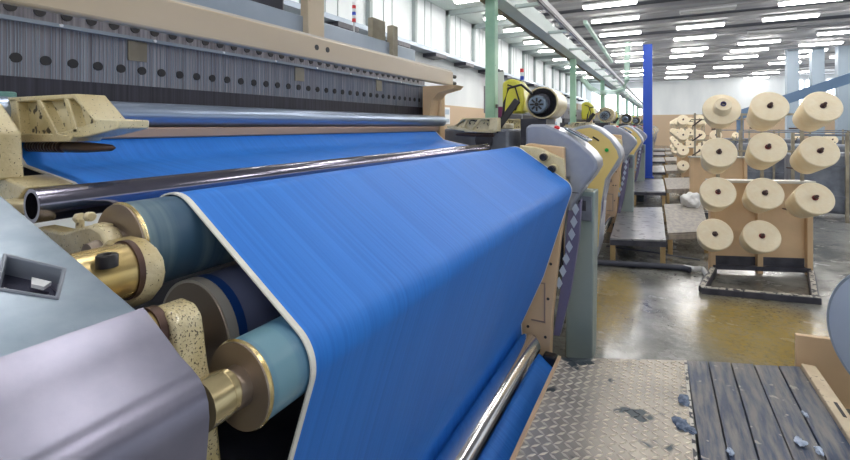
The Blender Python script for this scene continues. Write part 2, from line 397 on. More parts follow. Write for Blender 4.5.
# ================================================================ LOOM
Y0, Y1 = .5, 2.52
def make_loom():
    T = thing('weaving_loom', '', 'loom')
    P_ = lambda name, m, fn, *a, parent=None, **k: part(name, m, parent or T, fn, *a, **k)
    # --- overhead beige beam
    b = P_('top_beam', 'beam', box, -1.345, -1.31, .38, 2.88, 1.680, 1.780, bev=.008)
    bm = bmesh.new(); box(bm, -1.342, -1.318, .38, 2.87, 1.780, 1.788); obj('edge_lip', bm, 'silver_ring', b)
    for yy in (1.475, 1.545):
        bm = bmesh.new(); cyl(bm, (-1.312, yy, 1.735), (-1.308, yy, 1.735), .012, seg=16); obj('bolt_hole', bm, 'hole', b)
    for z in (1.752, 1.705):
        bm = bmesh.new(); cyl(bm, (-1.33, 2.88, z), (-1.33, 2.95, z), .013, seg=12); obj('bolt', bm, 'black', b)
    P_('beam_bracket', 'tan', prism, [(-1.50, 1.678), (-1.25, 1.678), (-1.27, 1.655), (-1.38, 1.63), (-1.43, 1.58), (-1.46, 1.40), (-1.50, 1.40)], 2.78, 2.92)
    P_('frame_post', 'tan', box, -1.62, -1.42, 2.9, 2.98, 0, 1.64, bev=.01)
    
    # --- heald frames
    h = P_('heald_frame', 'heald', box, -1.60, -1.55, .45, 2.9, 1.53, 1.80)
    def wires(bm):
        y = .46
        while y < 2.88:
            box(bm, -1.5495, -1.548, y-.0007, y+.0007, 1.50, 1.69); y += random.uniform(.006, .016)
    bm = bmesh.new(); wires(bm); obj('heald_wires', bm, 'rail_blue', h)['kind'] = 'stuff'
    def row(y, dy, z, r_):
        first_ = None
        while y < 2.85:
            if first_ is None:
                bm = bmesh.new(); cyl(bm, (-1.551, 0, 0), (-1.5462, 0, 0), r_, seg=16); c_ = first_ = obj('lightening_hole', bm, 'hole', h)
            else:
                c_ = first_.copy(); C.objects.link(c_)
            c_.location = (0, y, z); y += dy
    row(.553-.0665*2, .0665, 1.585, .0135); row(.541-.0645*2, .0645, 1.722, .0145)
    r = P_('frame_rail', 'rail_blue', box, -1.548, -1.535, .45, 2.9, 1.683, 1.694)
    y = .38
    while y < 2.8:
        bm = bmesh.new(); cyl(bm, (-1.535, y, 1.689), (-1.53, y, 1.689), .005, seg=8); obj('stud', bm, 'white_plastic', r); y += .27
    P_('reed', 'reed', box, -1.585, -1.545, .45, 2.9, 1.46, 1.534)
    for yy in (.87, 1.62, 2.3):
        P_('clip_plate', 'khaki', box, -1.5475, -1.544, yy-.03, yy+.03, 1.615, 1.68)
    P_('sley_tube', 'blue_steel', cyl, (-1.435, .40, 1.435), (-1.435, 2.95, 1.435), .038, smooth=True)
    P_('sley_strip', 'copper', box, -1.47, -1.402, .4, 2.84, 1.362, 1.397, bev=.005)
    P_('sley_body', 'dark', box, -1.62, -1.47, .45, 2.85, 1.20, 1.46)
    # --- rear rails above
    P_('rear_rail', 'rail_blue', box, -1.80, -1.74, .3, 3.1, 1.90, 2.0, bev=.006)
    P_('rear_post', 'beam', box, -1.76, -1.70, 1.85, 1.98, 1.60, 2.6, bev=.006)
    P_('rear_post', 'khaki', box, -1.76, -1.71, 2.72, 2.79, 1.60, 2.12, bev=.004)
    P_('rear_plate', 'khaki', box, -1.84, -1.80, 2.60, 2.76, 1.66, 2.16)
    P_('warp_head', 'dark', box, -2.1, -1.82, .6, 1.8, 1.7, 2.35, bev=.02)
    # --- body under the cloth
    P_('shaded_interior', 'dark', box, -1.5, -.85, .48, 2.56, .1, 1.05)  # loom body as a dark box, interior shade put into its colour
    P_('cross_member', 'dark', prism, [(-.84, .55), (-.84, .80), (-.60, .80), (-.60, .78), (-.80, .53)], .45, 2.5)
    # --- rollers
    P_('breast_tube', 'dark_chrome', pipe, (-.963, .365, 1.262), (-.963, 2.60, 1.262), .030, .023, smooth=True)
    r1 = P_('press_roller', 'rubber', cyl, (-.765, .405, 1.205), (-.765, 2.56, 1.205), .072, seg=48, smooth=True)
    bm = bmesh.new(); lathe(bm, (-.765, .410, 1.205), (-.765, .30, 1.205), [(0, .072), (.003, .0735), (.006, .071)], 48); obj('rim', bm, 'brass', r1, smooth=True)
    bm = bmesh.new(); lathe(bm, (-.765, .407, 1.205), (-.765, .3, 1.205), [(0, .0705), (.006, .0705), (.004, .03), (.03, .022), (.05, .018)], 40); obj('end_disc', bm, 'disc', r1, smooth=True)
    r2 = P_('cloth_roller', 'slate', cyl, (-.705, .52, 1.045), (-.705, 2.52, 1.045), .092, seg=48, smooth=True)
    bm = bmesh.new(); cyl(bm, (-.705, .505, 1.045), (-.705, .522, 1.045), .0935, seg=48); obj('colour_band', bm, 'navy', r2, smooth=True)
    bm = bmesh.new(); cyl(bm, (-.705, .488, 1.045), (-.705, .506, 1.045), .0935, seg=48); obj('rim', bm, 'silver_ring', r2, smooth=True)
    bm = bmesh.new(); lathe(bm, (-.705, .49, 1.045), (-.705, .4, 1.045), [(0, .090), (.003, .088), (.002, .03), (.04, .03)], 40); obj('end_disc', bm, 'disc', r2, smooth=True)
    r3 = P_('guide_roller', 'rubber2', cyl, (-.508, .42, 1.049), (-.508, 2.56, 1.049), .058, seg=48, smooth=True)
    bm = bmesh.new(); lathe(bm, (-.508, .425, 1.049), (-.508, .40, 1.049), [(0, .059), (.003, .0605), (.006, .058)], 48); obj('rim', bm, 'brass', r3, smooth=True)
    bm = bmesh.new(); lathe(bm, (-.508, .42, 1.049), (-.508, .3, 1.049), [(0, .058), (.004, .058), (.002, .028), (.02, .026)], 40); obj('end_disc', bm, 'disc', r3, smooth=True)
    bm = bmesh.new(); lathe(bm, (-.508, .415, 1.049), (-.508, .3, 1.049), [(0, .024), (.006, .026), (.012, .024), (.018, .026), (.024, .024), (.05, .022), (.052, .019)], 32); obj('hub', bm, 'golden', r3, smooth=True)
    cr = P_('take_up_tube', 'chrome', cyl, (-.657, .1, .2), (-.657, 2.44, .2), .063, seg=40, smooth=True)
    bm = bmesh.new(); lathe(bm, (-.657, 2.43, .2), (-.657, 2.6, .2), [(0, .063), (.02, .056), (.03, .02), (.1, .02)], 32); obj('end_cap', bm, 'dark_chrome', cr, smooth=True)
    # --- far side plate and knob housing
    sp = P_('side_plate', 'tan', prism, [(-.86, 0), (-.575, 0), (-.565, .30), (-.52, .75), (-.49, .95), (-.50, 1.28), (-.70, 1.30), (-.86, 1.2)], 2.58, 2.64, bev=.006)
    def slot(bm):
        for a in ((-.68, -.60, .50, .508), (-.68, -.60, .28, .288), (-.608, -.60, .28, .508), (-.66, -.615, .66, .70)):
            box(bm, a[0], a[1], 2.576, 2.581, a[2], a[3])
    for a in ((-.68, -.60, .50, .508), (-.68, -.60, .28, .288), (-.608, -.60, .288, .50), (-.66, -.615, .66, .70)):
        bm = bmesh.new(); box(bm, a[0], a[1], 2.576, 2.581, a[2], a[3]); obj('pressed_line', bm, 'copper', sp)
    def bh(bm):
        pass
    for x, z in ((-.585, .42), (-.57, .62), (-.60, .62), (-.655, .68), (-.60, .20), (-.70, .24), (-.565, .80)):
        bm = bmesh.new(); cyl(bm, (x, 2.5765, z), (x, 2.581, z), .008, seg=12); obj('bolt_hole', bm, 'hole', sp)
    hb = P_('knob_housing', 'cream', prism, [(-.74, 1.29), (-.62, 1.275), (-.49, 1.215), (-.485, 1.09), (-.60, 1.09), (-.74, 1.2)], 2.55, 2.578, bev=.006)
    for (x, z) in ((-.593, 1.228), (-.548, 1.163)):
        bm = bmesh.new(); lathe(bm, (x, 2.555, z), (x, 2.4, z), [(0, .026), (.03, .026), (.036, .022)], 24); obj('boss', bm, 'cream', hb, smooth=True)
        bm = bmesh.new(); lathe(bm, (x, 2.52, z), (x, 2.4, z), [(0, .021), (.03, .02), (.034, .016), (.026, .012)], 24); obj('knob', bm, 'black', hb, smooth=True)
    P_('dark_gap_box', 'black', box, -.60, -.53, 2.51, 2.57, .03, .13, bev=.01)  # black box stands in for the shaded gap beside the tube end
    # --- far hood
    hp = [(-.735, 1.10), (-.735, 1.395), (-.70, 1.41), (-.62, 1.41), (-.505, 1.36), (-.42, 1.30), (-.365, 1.25), (-.334, 1.205), (-.330, 1.165), (-.362, 1.105), (-.412, 1.04), (-.452, .96), (-.465, .89), (-.50, .89), (-.488, 1.04), (-.488, 1.10)]
    hd = P_('far_hood', 'hood', prism, hp, 2.65, 2.95, bev=.018, seg=3) if False else part('far_hood', 'hood', T, prism, hp, 2.65, 2.93, bev=.016)
    bm = bmesh.new(); beam(bm, (-.52, 2.80, 1.385), (-.39, 2.80, 1.312), .16, .012); obj('tray_edge', bm, 'grey_cover', hd, bev=.005)
    bm = bmesh.new(); beam(bm, (-.505, 2.80, 1.384), (-.405, 2.80, 1.327), .12, .008); obj('tray', bm, 'dark', hd)
    bm = bmesh.new(); lathe(bm, (-.565, 2.70, 1.372), (-.54, 2.68, 1.45), [(0, .012), (.016, .010), (.016, .017), (.026, .016), (.03, .010)], 16); obj('button', bm, 'red', hd, smooth=True)
    bm = bmesh.new(); box(bm, -.490, -.43, 2.645, 2.649, 1.02, 1.024); obj('seam', bm, 'dark', hd)
    def strp(parent, ya, yb, name='cover_strip'):
        s = part(name, 'strip', parent, prism, [(-.455, .92), (-.415, .99), (-.43, .75), (-.475, .45), (-.535, .19), (-.57, .19), (-.525, .5), (-.50, .75), (-.49, .92)], ya, yb, bev=.004)
        for k in range(7):
            z = .93-k*.072; x = -.446-.008*k-.0012*k*k
            bm = bmesh.new(); prism(bm, [(x, z+.036), (x+.020, z), (x, z-.036), (x-.020, z)], ya-.004, ya+.001); obj('diamond', bm, 'diamond', s)
    strp(T, 2.645, 2.70)
    # --- motor above the far hood
    mo = P_('motor', 'cream', cyl, (-.745, 3.10, 1.56), (-.745, 3.42, 1.56), .11, seg=32, smooth=True)
    bm = bmesh.new(); lathe(bm, (-.745, 3.11, 1.56), (-.745, 3, 1.56), [(0, .105), (.01, .10), (.01, .06), (.03, .06)], 32); obj('end_ring', bm, 'dark', mo, smooth=True)
    def fan(bm):
        lathe(bm, (-.76, 3.08, 1.545), (-.76, 3, 1.545), [(0, .062), (.05, .062), (.06, .052)], 32)
    bm = bmesh.new(); fan(bm); obj('fan_cover', bm, 'grey_cover', mo, smooth=True)
    def spokes(bm):
        for k in range(8):
            a = k*PI/4; beam(bm, (-.76+.018*math.cos(a), 3.018, 1.545+.018*math.sin(a)), (-.76+.045*math.cos(a), 3.018, 1.545+.045*math.sin(a)), .007, .012)
        cyl(bm, (-.76, 3.02, 1.545), (-.76, 3.01, 1.545), .014)
    bm = bmesh.new(); spokes(bm); obj('fan_grille', bm, 'black', mo)
    bm = bmesh.new(); tube(bm, [(-.80, 3.05, 1.62), (-.86, 3.0, 1.68), (-.95, 3.0, 1.66), (-.98, 3.0, 1.56), (-1.0, 3.02, 1.42)], .009); obj('cable', bm, 'black', mo, smooth=True)
    P_('motor_stand', 'dark', box, -.9, -.72, 3.12, 3.4, 0, 1.45)
    P_('swing_arm', 'black', beam, (-.90, 3.05, 1.58), (-1.05, 3.0, 1.36), .03, .05, bev=.008)
    g = P_('guard', 'guard', prism, [(-1.13, 1.50), (-1.13, 1.74), (-1.08, 1.77), (-1.01, 1.76), (-.965, 1.70), (-.95, 1.60), (-.965, 1.50)], 3.40, 3.62, bev=.02)
    bm = bmesh.new(); tube(bm, [(-1.02, 3.39, 1.52), (-.99, 3.39, 1.6), (-1.02, 3.39, 1.70), (-1.08, 3.39, 1.72)], .006); obj('cable', bm, 'black', g, smooth=True)
    P_('gearbox', 'mess', box, -1.45, -.95, 3.0, 3.4, .6, 1.38, bev=.02)
    P_('gearbox_lid', 'dirty_cream', box, -1.3, -1.0, 3.02, 3.3, 1.38, 1.42, bev=.01)
    P_('gear_cover', 'dark', cyl, (-1.12, 2.96, 1.30), (-1.12, 3.0, 1.30), .06, smooth=True)
    # --- temples
    def temple(y, mir):
        f = (lambda x: x) if not mir else (lambda x: -.90-(x+1.44)*.68)
        q = lambda pts: [(f(x), z if not mir else 1.40+(z-1.41)*.85) for x, z in pts]
        ya, yb = (y-.03, y+.03)
        tp = part('temple', 'cream', T, prism, q([(-1.44, 1.470), (-1.10, 1.468), (-1.02, 1.415), (-.935, 1.412), (-.935, 1.395), (-1.05, 1.378), (-1.10, 1.375), (-1.17, 1.385), (-1.02, 1.408), (-1.105, 1.457), (-1.43, 1.457)]), ya, yb, bev=.003)
        for a in ([(-1.275, 1.46), (-1.25, 1.46), (-1.165, 1.375), (-1.19, 1.375)], [(-1.15, 1.46), (-1.13, 1.46), (-1.085, 1.385), (-1.105, 1.385)], [(-1.44, 1.466), (-1.37, 1.466), (-1.345, 1.37), (-1.44, 1.37)], [(-1.40, 1.36), (-1.12, 1.366), (-1.10, 1.382), (-1.40, 1.382)]):
            bm = bmesh.new(); prism(bm, q(a), ya, yb); obj('rib', bm, 'cream', tp, bev=.003)
        bm = bmesh.new(); prism(bm, q([(-1.42, 1.46), (-1.14, 1.46), (-1.03, 1.412), (-1.10, 1.38), (-1.42, 1.375)]), ya+.02, yb-.01); obj('web', bm, 'stained', tp)
        def spir(bm):
            pr = [(0, .010)]
            for k in range(12): pr += [(.01+k*.014, .0135), (.017+k*.014, .0135), (.0175+k*.014, .008), (.0235+k*.014, .008)]
            pr += [(.19, .0125), (.28, .0115), (.37, .007), (.39, .0)]
            lathe(bm, (f(-1.39), y, 1.350 if not mir else 1.345), (f(-.9), y, 1.356 if not mir else 1.345), [(t_*(.68 if mir else 1), r_) for t_, r_ in pr], 20)
        bm = bmesh.new(); spir(bm); obj('spiral_roller', bm, 'dark_copper', tp, smooth=True)
    temple(.52, False); temple(2.66, True)
    return T, strp

loom, strp = make_loom()
loom['label'] = 'front weaving loom with wide blue cloth, beige top beam and silver end cover'
loom['group'] = 'weaving looms in a row'

# denim cloth of a loom -------------------------------------------------
def arc(cx, cz, r, a0, a1, n):
    return [(cx+r*math.cos(math.radians(a0+(a1-a0)*k/n)), cz+r*math.sin(math.radians(a0+(a1-a0)*k/n))) for k in range(n+1)]
CP = [(-1.41, 1.362), (-1.37, 1.325), (-1.342, 1.305), (-1.25, 1.293), (-1.12, 1.277), (-1.03, 1.250)]+arc(-.963, 1.262, .0325, 235, 300, 5)+[(-.86, 1.243)]+arc(-.765, 1.205, .0745, 140, 57, 10)+arc(-.508, 1.049, .0605, 57, -15, 12)+[(-.50, .88), (-.60, .56), (-.725, .27)]+arc(-.657, .2, .0655, 170, 285, 8)+[(-.60, .115), (-.555, .08), (-.535, .062), (-.50, .06)]
def wid(x, y):
    return y+max(0, min(1, (-.85-x)/.5))*.27 if y > 2 else y
def sheet(bm, prof, y0, y1, th=.0015, ny=1):
    P = [Vector((x, 0, z)) for x, z in prof]; n = []
    for i in range(len(P)):
        d = (P[min(i+1, len(P)-1)]-P[max(i-1, 0)]).normalized(); n.append(Vector((-d.z, 0, d.x)))
    rows = []
    for j in range(ny+1):
        y = y0+(y1-y0)*j/ny
        rows.append([[bm.verts.new((p.x+s*th*k.x, wid(p.x, y), p.z+s*th*k.z)) for s in (0, 1)] for p, k in zip(P, n)])
    for a, b in zip(rows, rows[1:]):
        for i in range(len(P)-1):
            for s in (0, 1): bm.faces.new([a[i][s], a[i+1][s], b[i+1][s], b[i][s]])
    for a in (rows[0], rows[-1]):
        for i in range(len(P)-1): bm.faces.new([a[i][0], a[i][1], a[i+1][1], a[i+1][0]])
    for i in (0, len(P)-1):
        for a, b in zip(rows, rows[1:]): bm.faces.new([a[i][0], b[i][0], b[i][1], a[i][1]])
cloth = thing('blue_fabric', 'wide sheet of bright blue cloth running over the front loom', 'fabric', (0, 0, 0), 0, 'blue cloth on the looms')
bm = bmesh.new(); sheet(bm, CP, Y0, Y1); obj('cloth_sheet', bm, 'denim', cloth, smooth=True)
for a, b in ((Y0-.010, Y0), (Y1, Y1+.012)):
    bm = bmesh.new(); sheet(bm, CP[:-4], a, b, .003); obj('selvage', bm, 'selvage', cloth, smooth=True)

# near end of the front loom -------------------------------------------
def near_end(T):
    A, B, Cc, D, E = (-1.15, 1.434), (-.436, 1.221), (-.349, 1.167), (-.345, 1.10), (-.40, .60)
    ya, yb = -.35, .25
    cv = part('end_cover', 'grey_cover', T, lambda bm: None)
    # top plate with window opening
    n = Vector((B[1]-A[1], 0, -(B[0]-A[0]))).normalized()
    if n.z < 0: n = -n
    p0 = (B[0], 0, B[1])
    hole = [at_plane(u, v, p0, n) for u, v in ((7, 257), (62, 270), (55, 297), (-2, 288))]
    cen = sum(hole, Vector())/4
    bm = bmesh.new()
    outer = [Vector((A[0], yb, A[1])), Vector((B[0], yb, B[1])), Vector((B[0], ya, B[1])), Vector((A[0], ya, A[1]))]
    def ring_plate(bm, out, inn, dz0, dz1):
        rs = []
        for k in (0, 1):
            d = n*(dz0, dz1)[k]
            rs.append(([bm.verts.new(p+d) for p in out], [bm.verts.new(p+d) for p in inn]))
        for o_, i_ in rs:
            for k in range(4): bm.faces.new([o_[k], o_[(k+1) % 4], i_[(k+1) % 4], i_[k]])
        for w in (0, 1):
            for k in range(4): bm.faces.new([rs[0][w][k], rs[0][w][(k+1) % 4], rs[1][w][(k+1) % 4], rs[1][w][k]])
    ring_plate(bm, outer, hole, 0, -.004)
    bmesh.ops.recalc_face_normals(bm, faces=bm.faces); bm.to_mesh(cv.data); bm.free()
    b = cv.modifiers.new('bevel', 'BEVEL'); b.width = .002; b.segments = 2
    big = [cen+(h-cen)*1.16 for h in hole]
    bm = bmesh.new(); ring_plate(bm, big, hole, .0018, -.022); obj('window_bezel', bm, 'mess', cv, bev=.0015)
    sm = [cen+(h-cen)*1.02 for h in hole]
    bm = bmesh.new(); hexa(bm, [p-n*.022 for p in sm], [p-n*.019 for p in sm]); obj('window_glass', bm, 'dark_chrome', cv)
    for (s, r_) in ((.35, -.3), (-.5, .35)):
        c = cen+(hole[1]-hole[0])*s*.45+(hole[2]-hole[1])*r_*.9-n*.015
        e1 = (hole[1]-hole[0]).normalized()*.010; e2 = (hole[2]-hole[1]).normalized()*.006
        bm = bmesh.new(); hexa(bm, [c-e1-e2, c+e1-e2, c+e1*.4+e2, c-e1*.8+e2], [c-e1-e2+n*.004, c+e1-e2+n*.004, c+e1*.4+e2+n*.004, c-e1*.8+e2+n*.004]); obj('bracket', bm, 'white_plastic', cv)
    FC = [(lambda p: (p.x, p.z))(at(u, v, Y=yb)) for u, v in ((160, 338), (176, 360), (188, 373), (195, 382), (200, 392), (203, 404), (204, 418), (203, 435), (201, 460))]
    fr = part('front_cover', 'purple_cover', T, lambda bm: sheet(bm, [(B[0]-.006, B[1]+.0025), B]+FC+[(-.385, .95), (-.42, .60), (-.5, .1)], ya, yb+.003, .003), smooth=True)
    bm = bmesh.new(); prism(bm, [(-1.0, .05), (-1.0, 1.36), B, Cc, D, E, (-.5, .1)], .215, .235)
    def inner(bm, k=.01): prism(bm, [(-1.1, .05), (-1.1, 1.38), (B[0]-.01, B[1]-.01), (FC[1][0]-.012, FC[1][1]-.008), (FC[4][0]-.014, FC[4][1]), (FC[7][0]-.014, FC[7][1]), (-.44, .6), (-.51, .1)], .225, .24)
    bm.free(); bm = bmesh.new(); inner(bm); obj('end_wall', bm, 'purple_cover', fr)
    # castings carrying the rollers
    def P2(pts, Y): return [(lambda p: (p.x, p.z))(at(u, v, Y=Y)) for u, v in pts]
    up = part('upper_bracket', 'dirty_cream', T, prism, P2([(118, 262), (124, 243), (134, 235), (147, 238), (158, 247), (165, 258), (167, 272), (164, 286), (154, 299), (138, 306), (122, 296)], .40), .36, .40, bev=.005)
    bm = bmesh.new(); cyl(bm, (-.662, .262, 1.200), (-.662, .36, 1.200), .038, seg=36); obj('barrel', bm, 'golden', up, bev=.004)
    bm = bmesh.new(); cyl(bm, (-.662, .353, 1.200), (-.662, .361, 1.200), .041, seg=36); obj('groove_ring', bm, 'dark_copper', up, smooth=True)
    k = at(107, 262, Y=.315)
    bm = bmesh.new(); lathe(bm, k-Vector((0, 0, .006)), k+Vector((0, 0, .02)), [(0, .0125), (.014, .0125), (.016, .011), (.016, .005), (.012, .004)], 24); obj('knob', bm, 'black', up, smooth=True)
    ar = part('upper_arm', 'dirty_cream', T, prism, P2([(38, 230), (58, 224), (83, 229), (95, 225), (109, 222), (119, 227), (126, 238), (124, 262), (98, 262), (70, 250), (40, 246)], .40), .372, .400, bev=.005)
    p = at(80, 226, Y=.385)
    bm = bmesh.new(); cyl(bm, p-Vector((0, 0, .01)), p+Vector((0, 0, .012)), .006, seg=12); obj('bolt', bm, 'stained', ar, bev=.001)
    bm = bmesh.new(); cyl(bm, p+Vector((-.008, 0, .012)), p+Vector((.004, 0, .014)), .009, seg=6); obj('bolt_head', bm, 'cream', ar, bev=.002)
    p = at(90, 217, Y=.385)
    bm = bmesh.new(); cyl(bm, p-Vector((.008, 0, 0)), p+Vector((.006, 0, .001)), .008, seg=8); obj('bolt_head', bm, 'cream', ar, bev=.002)
    bm = bmesh.new(); box(bm, -.80, -.775, .38, .40, 1.225, 1.245); obj('nut', bm, 'cream', ar, bev=.002)
    lo = part('lower_bracket', 'pitted', T, prism, P2([(160, 350), (158, 318), (166, 303), (184, 297), (196, 302), (203, 314), (209, 363), (217, 404), (222, 460), (228, 560), (190, 560), (186, 450), (178, 390)], .402), .36, .402, bev=.005)
    bm = bmesh.new(); q2 = at(155, 330, Y=.36); cyl(bm, (q2.x, .27, q2.z), q2, .029, seg=36); obj('barrel', bm, 'golden', lo, bev=.004)
    bm = bmesh.new(); cyl(bm, (q2.x, .350, q2.z), (q2.x, .362, q2.z), .032, seg=36); obj('groove_ring', bm, 'dark_copper', lo, smooth=True)
    bm = bmesh.new(); lathe(bm, (-.508, .36, 1.052), (-.508, .42, 1.052), [(0, .031), (.03, .030), (.034, .026), (.04, .028), (.045, .024)], 32); obj('roller_hub', bm, 'golden', lo, smooth=True)
    # left corner casting and rear block
    bk = part('corner_block', 'cream', T, prism, P2([(-40, 95), (-8, 98), (3, 104), (18, 126), (22, 132), (25, 178), (8, 182), (-40, 176)], .42), .37, .42, bev=.005)
    bm = bmesh.new(); p = at(-1, 156, Y=.37); cyl(bm, p, p-Vector((0, .003, 0)), .006, seg=16); obj('bolt_hole', bm, 'hole', bk)
    bm = bmesh.new(); p = at(6, 99, Y=.50); cyl(bm, p-Vector((0, 0, .03)), p+Vector((0, 0, .018)), .020, seg=20); obj('cap', bm, 'teal', bk, bev=.003)
    bs = part('base_block', 'dirty_cream', T, prism, P2([(-20, 182), (22, 176), (45, 186), (36, 200), (26, 215), (-10, 214)], .42), .39, .47, bev=.004)
    bm = bmesh.new(); box(bm, -1.10, -1.02, .36, .40, 1.24, 1.262); obj('clamp', bm, 'dirty_cream', bs, bev=.003)
    part('near_frame', 'dark', T, box, -1.5, -.86, .42, .47, .05, .95)
near_end(loom)

# cover with yellow inner face that the following looms show us -----------
def near_hood(T, lab=None):
    np_ = [(-.72, 1.10), (-.72, 1.36), (-.60, 1.40), (-.523, 1.412), (-.449, 1.38), (-.362, 1.303), (-.305, 1.22), (-.290, 1.155), (-.335, 1.065), (-.398, .975), (-.434, .80), (-.456, .45), (-.50, .30), (-.72, .30)]
    hd = part('near_hood', 'hood', T, prism, np_, -.05, .28, bev=.014)
    ins = [(-.70, .32), (-.70, 1.34), (-.60, 1.375), (-.523, 1.388), (-.458, 1.36), (-.378, 1.292), (-.328, 1.21), (-.314, 1.158), (-.358, 1.078), (-.412, .985), (-.440, .80), (-.462, .46), (-.51, .32)]
    bm = bmesh.new(); prism(bm, ins, -.056, -.049); obj('yellow_panel', bm, 'yellow', hd)
    bm = bmesh.new(); beam(bm, (-.50, -.058, 1.315), (-.455, -.058, 1.285), .008, .012); obj('slot', bm, 'hole', hd)
    bm = bmesh.new(); cyl(bm, (-.398, -.056, 1.214), (-.398, -.075, 1.214), .014); obj('button', bm, 'green', hd, smooth=True)
    strp(T, -.03, .02)
    part('near_frame', 'tan', T, box, -.74, -.58, .02, .25, 0, 1.2, bev=.01)

# loom copies down the hall ---------------------------------------------
SK = ('end_cover', 'front_cover', 'upper_bracket', 'upper_arm', 'lower_bracket', 'corner_block', 'base_block', 'near_frame', 'heald_wires', 'warp_head', 'rear_rail', 'rear_post', 'rear_plate', 'guide_roller')
ordn = ['second', 'third', 'fourth', 'fifth', 'sixth', 'seventh', 'eighth']
l2 = copy_tree(loom, None, SK + ('lightening_hole', 'stud')); near_hood(l2)
CP2 = CP[:12]+arc(-.765, 1.205, .0745, 140, 0, 12)+[(-.70, 1.0), (-.72, .5), (-.74, .1)]
cloth2 = thing('blue_fabric', '', 'fabric', (0, 0, 0), 0, 'blue cloth on the looms')
bm = bmesh.new(); sheet(bm, CP2, Y0, Y1); obj('cloth_sheet', bm, 'denim', cloth2, smooth=True)
looms = [l2]+[copy_tree(l2) for _ in range(6)]
for i, o in enumerate(looms):
    o.location = (0, 3.8*(i+1), 0)
    o['label'] = ['second loom in the row, its curved cover yellow inside with a green button', 'third loom from the front, seen edge on behind the yellow cover'][i] if i < 2 else '%s loom from the front, receding down the row of looms' % ordn[i]
    c = cloth2 if i == 0 else copy_tree(cloth2); c.location = (0, 3.8*(i+1), 0)
    c['label'] = 'blue cloth on the %s loom from the front' % ordn[i]

# cabinets beside each loom
def cabinet(y, lab):
    t = thing('control_cabinet', lab, 'cabinet', (0, y, 0), 0, 'grey green cabinets at the loom ends')
    bm = bmesh.new(); prism(bm, [(-.53, 0), (-.378, 0), (-.365, 1.01), (-.49, 1.01), (-.525, .9)], 2.80, 2.98); obj('body', bm, 'cabinet', t, bev=.008)
    bm = bmesh.new(); box(bm, -.485, -.378, 2.785, 2.80, .84, .985); obj('socket_panel', bm, 'mess', t, bev=.004)
    bm = bmesh.new(); box(bm, -.475, -.41, 2.780, 2.786, .90, .96); obj('recess', bm, 'dark', t)
    return t
for i in range(5):
    cabinet(3.8*i, ['tall narrow grey green cabinet standing at the end of the front loom', 'narrow grey cabinet at the end of the second loom', 'narrow grey cabinet at the end of the third loom', 'narrow grey cabinet at the end of the fourth loom', 'narrow grey cabinet at the end of the fifth loom'][i])

# signal lights
def signal(p, h, cols, lab, r):
    t = thing('signal_light', lab, 'signal light', p, 0, 'stacked signal lights on the looms')
    bm = bmesh.new(); cyl(bm, (0, 0, -.5), (0, 0, 0), r*.35, seg=12); obj('pole', bm, 'housing', t)
    for k, c in enumerate(cols):
        bm = bmesh.new(); cyl(bm, (0, 0, k*h), (0, 0, (k+1)*h*.98), r, seg=16); obj('lens', bm, c, t, smooth=True)
p = at(354, 22, Y=2.6); signal(p, .024, ['red', 'white_plastic', 'blue_plastic', 'white_plastic', 'red', 'white_plastic'], 'red white and blue signal light above the front loom beam', .014)
p = at(522, 80, Y=5.2); signal(p, .045, ['blue_plastic', 'white_plastic', 'red'], 'red and blue signal light above the second loom, right of the green pillar', .022)
# notice, sheet, rag, red pipe near the first pillar
o = part('wall_notice', 'white_plastic', None, box, XW+.05, XW+.06, 11.15, 11.5, 1.45, 1.92); tag(o, 'small white notice on the tan wall left of the green pillar', 'notice')
bm = bmesh.new(); box(bm, XW+.06, XW+.066, 11.2, 11.45, 1.50, 1.60); box(bm, XW+.06, XW+.066, 11.2, 11.45, 1.72, 1.86); obj('printing', bm, 'diamond', o)
o = part('red_pipe', 'core_red', None, cyl, (XW+.15, 14.4, 0), (XW+.15, 14.4, 3.2), .06); tag(o, 'dark red vertical pipe on the left wall beside the green pillar', 'pipe')
o = part('paper_sheet', 'white_cloth', None, box, -1.345, -1.235, 3.77, 3.774, 1.57, 1.88); tag(o, 'white sheet hanging just right of the nearest green pillar', 'sheet')
bm = bmesh.new(); cyl(bm, (-1.30, 3.772, 1.88), (-1.24, 3.772, 1.88), .006); obj('rod', bm, 'dark', o)
# frame that carries the white sheet and purple rag
bm = bmesh.new(); cyl(bm, (-1.29, 3.80, 0), (-1.29, 3.80, 1.90), .008); o2 = obj('hanger_stand', bm, 'dark'); tag(o2, 'thin dark stand behind the white sheet and purple rag', 'stand')
o = part('purple_rag', mat('purple_rag', (.25, .05, .16), .9), None, prism, [(-1.32, 1.58), (-1.23, 1.56), (-1.215, 1.50), (-1.25, 1.47), (-1.31, 1.48)], 3.77, 3.79, bev=.006); tag(o, 'small purple rag hanging below the white sheet', 'rag')

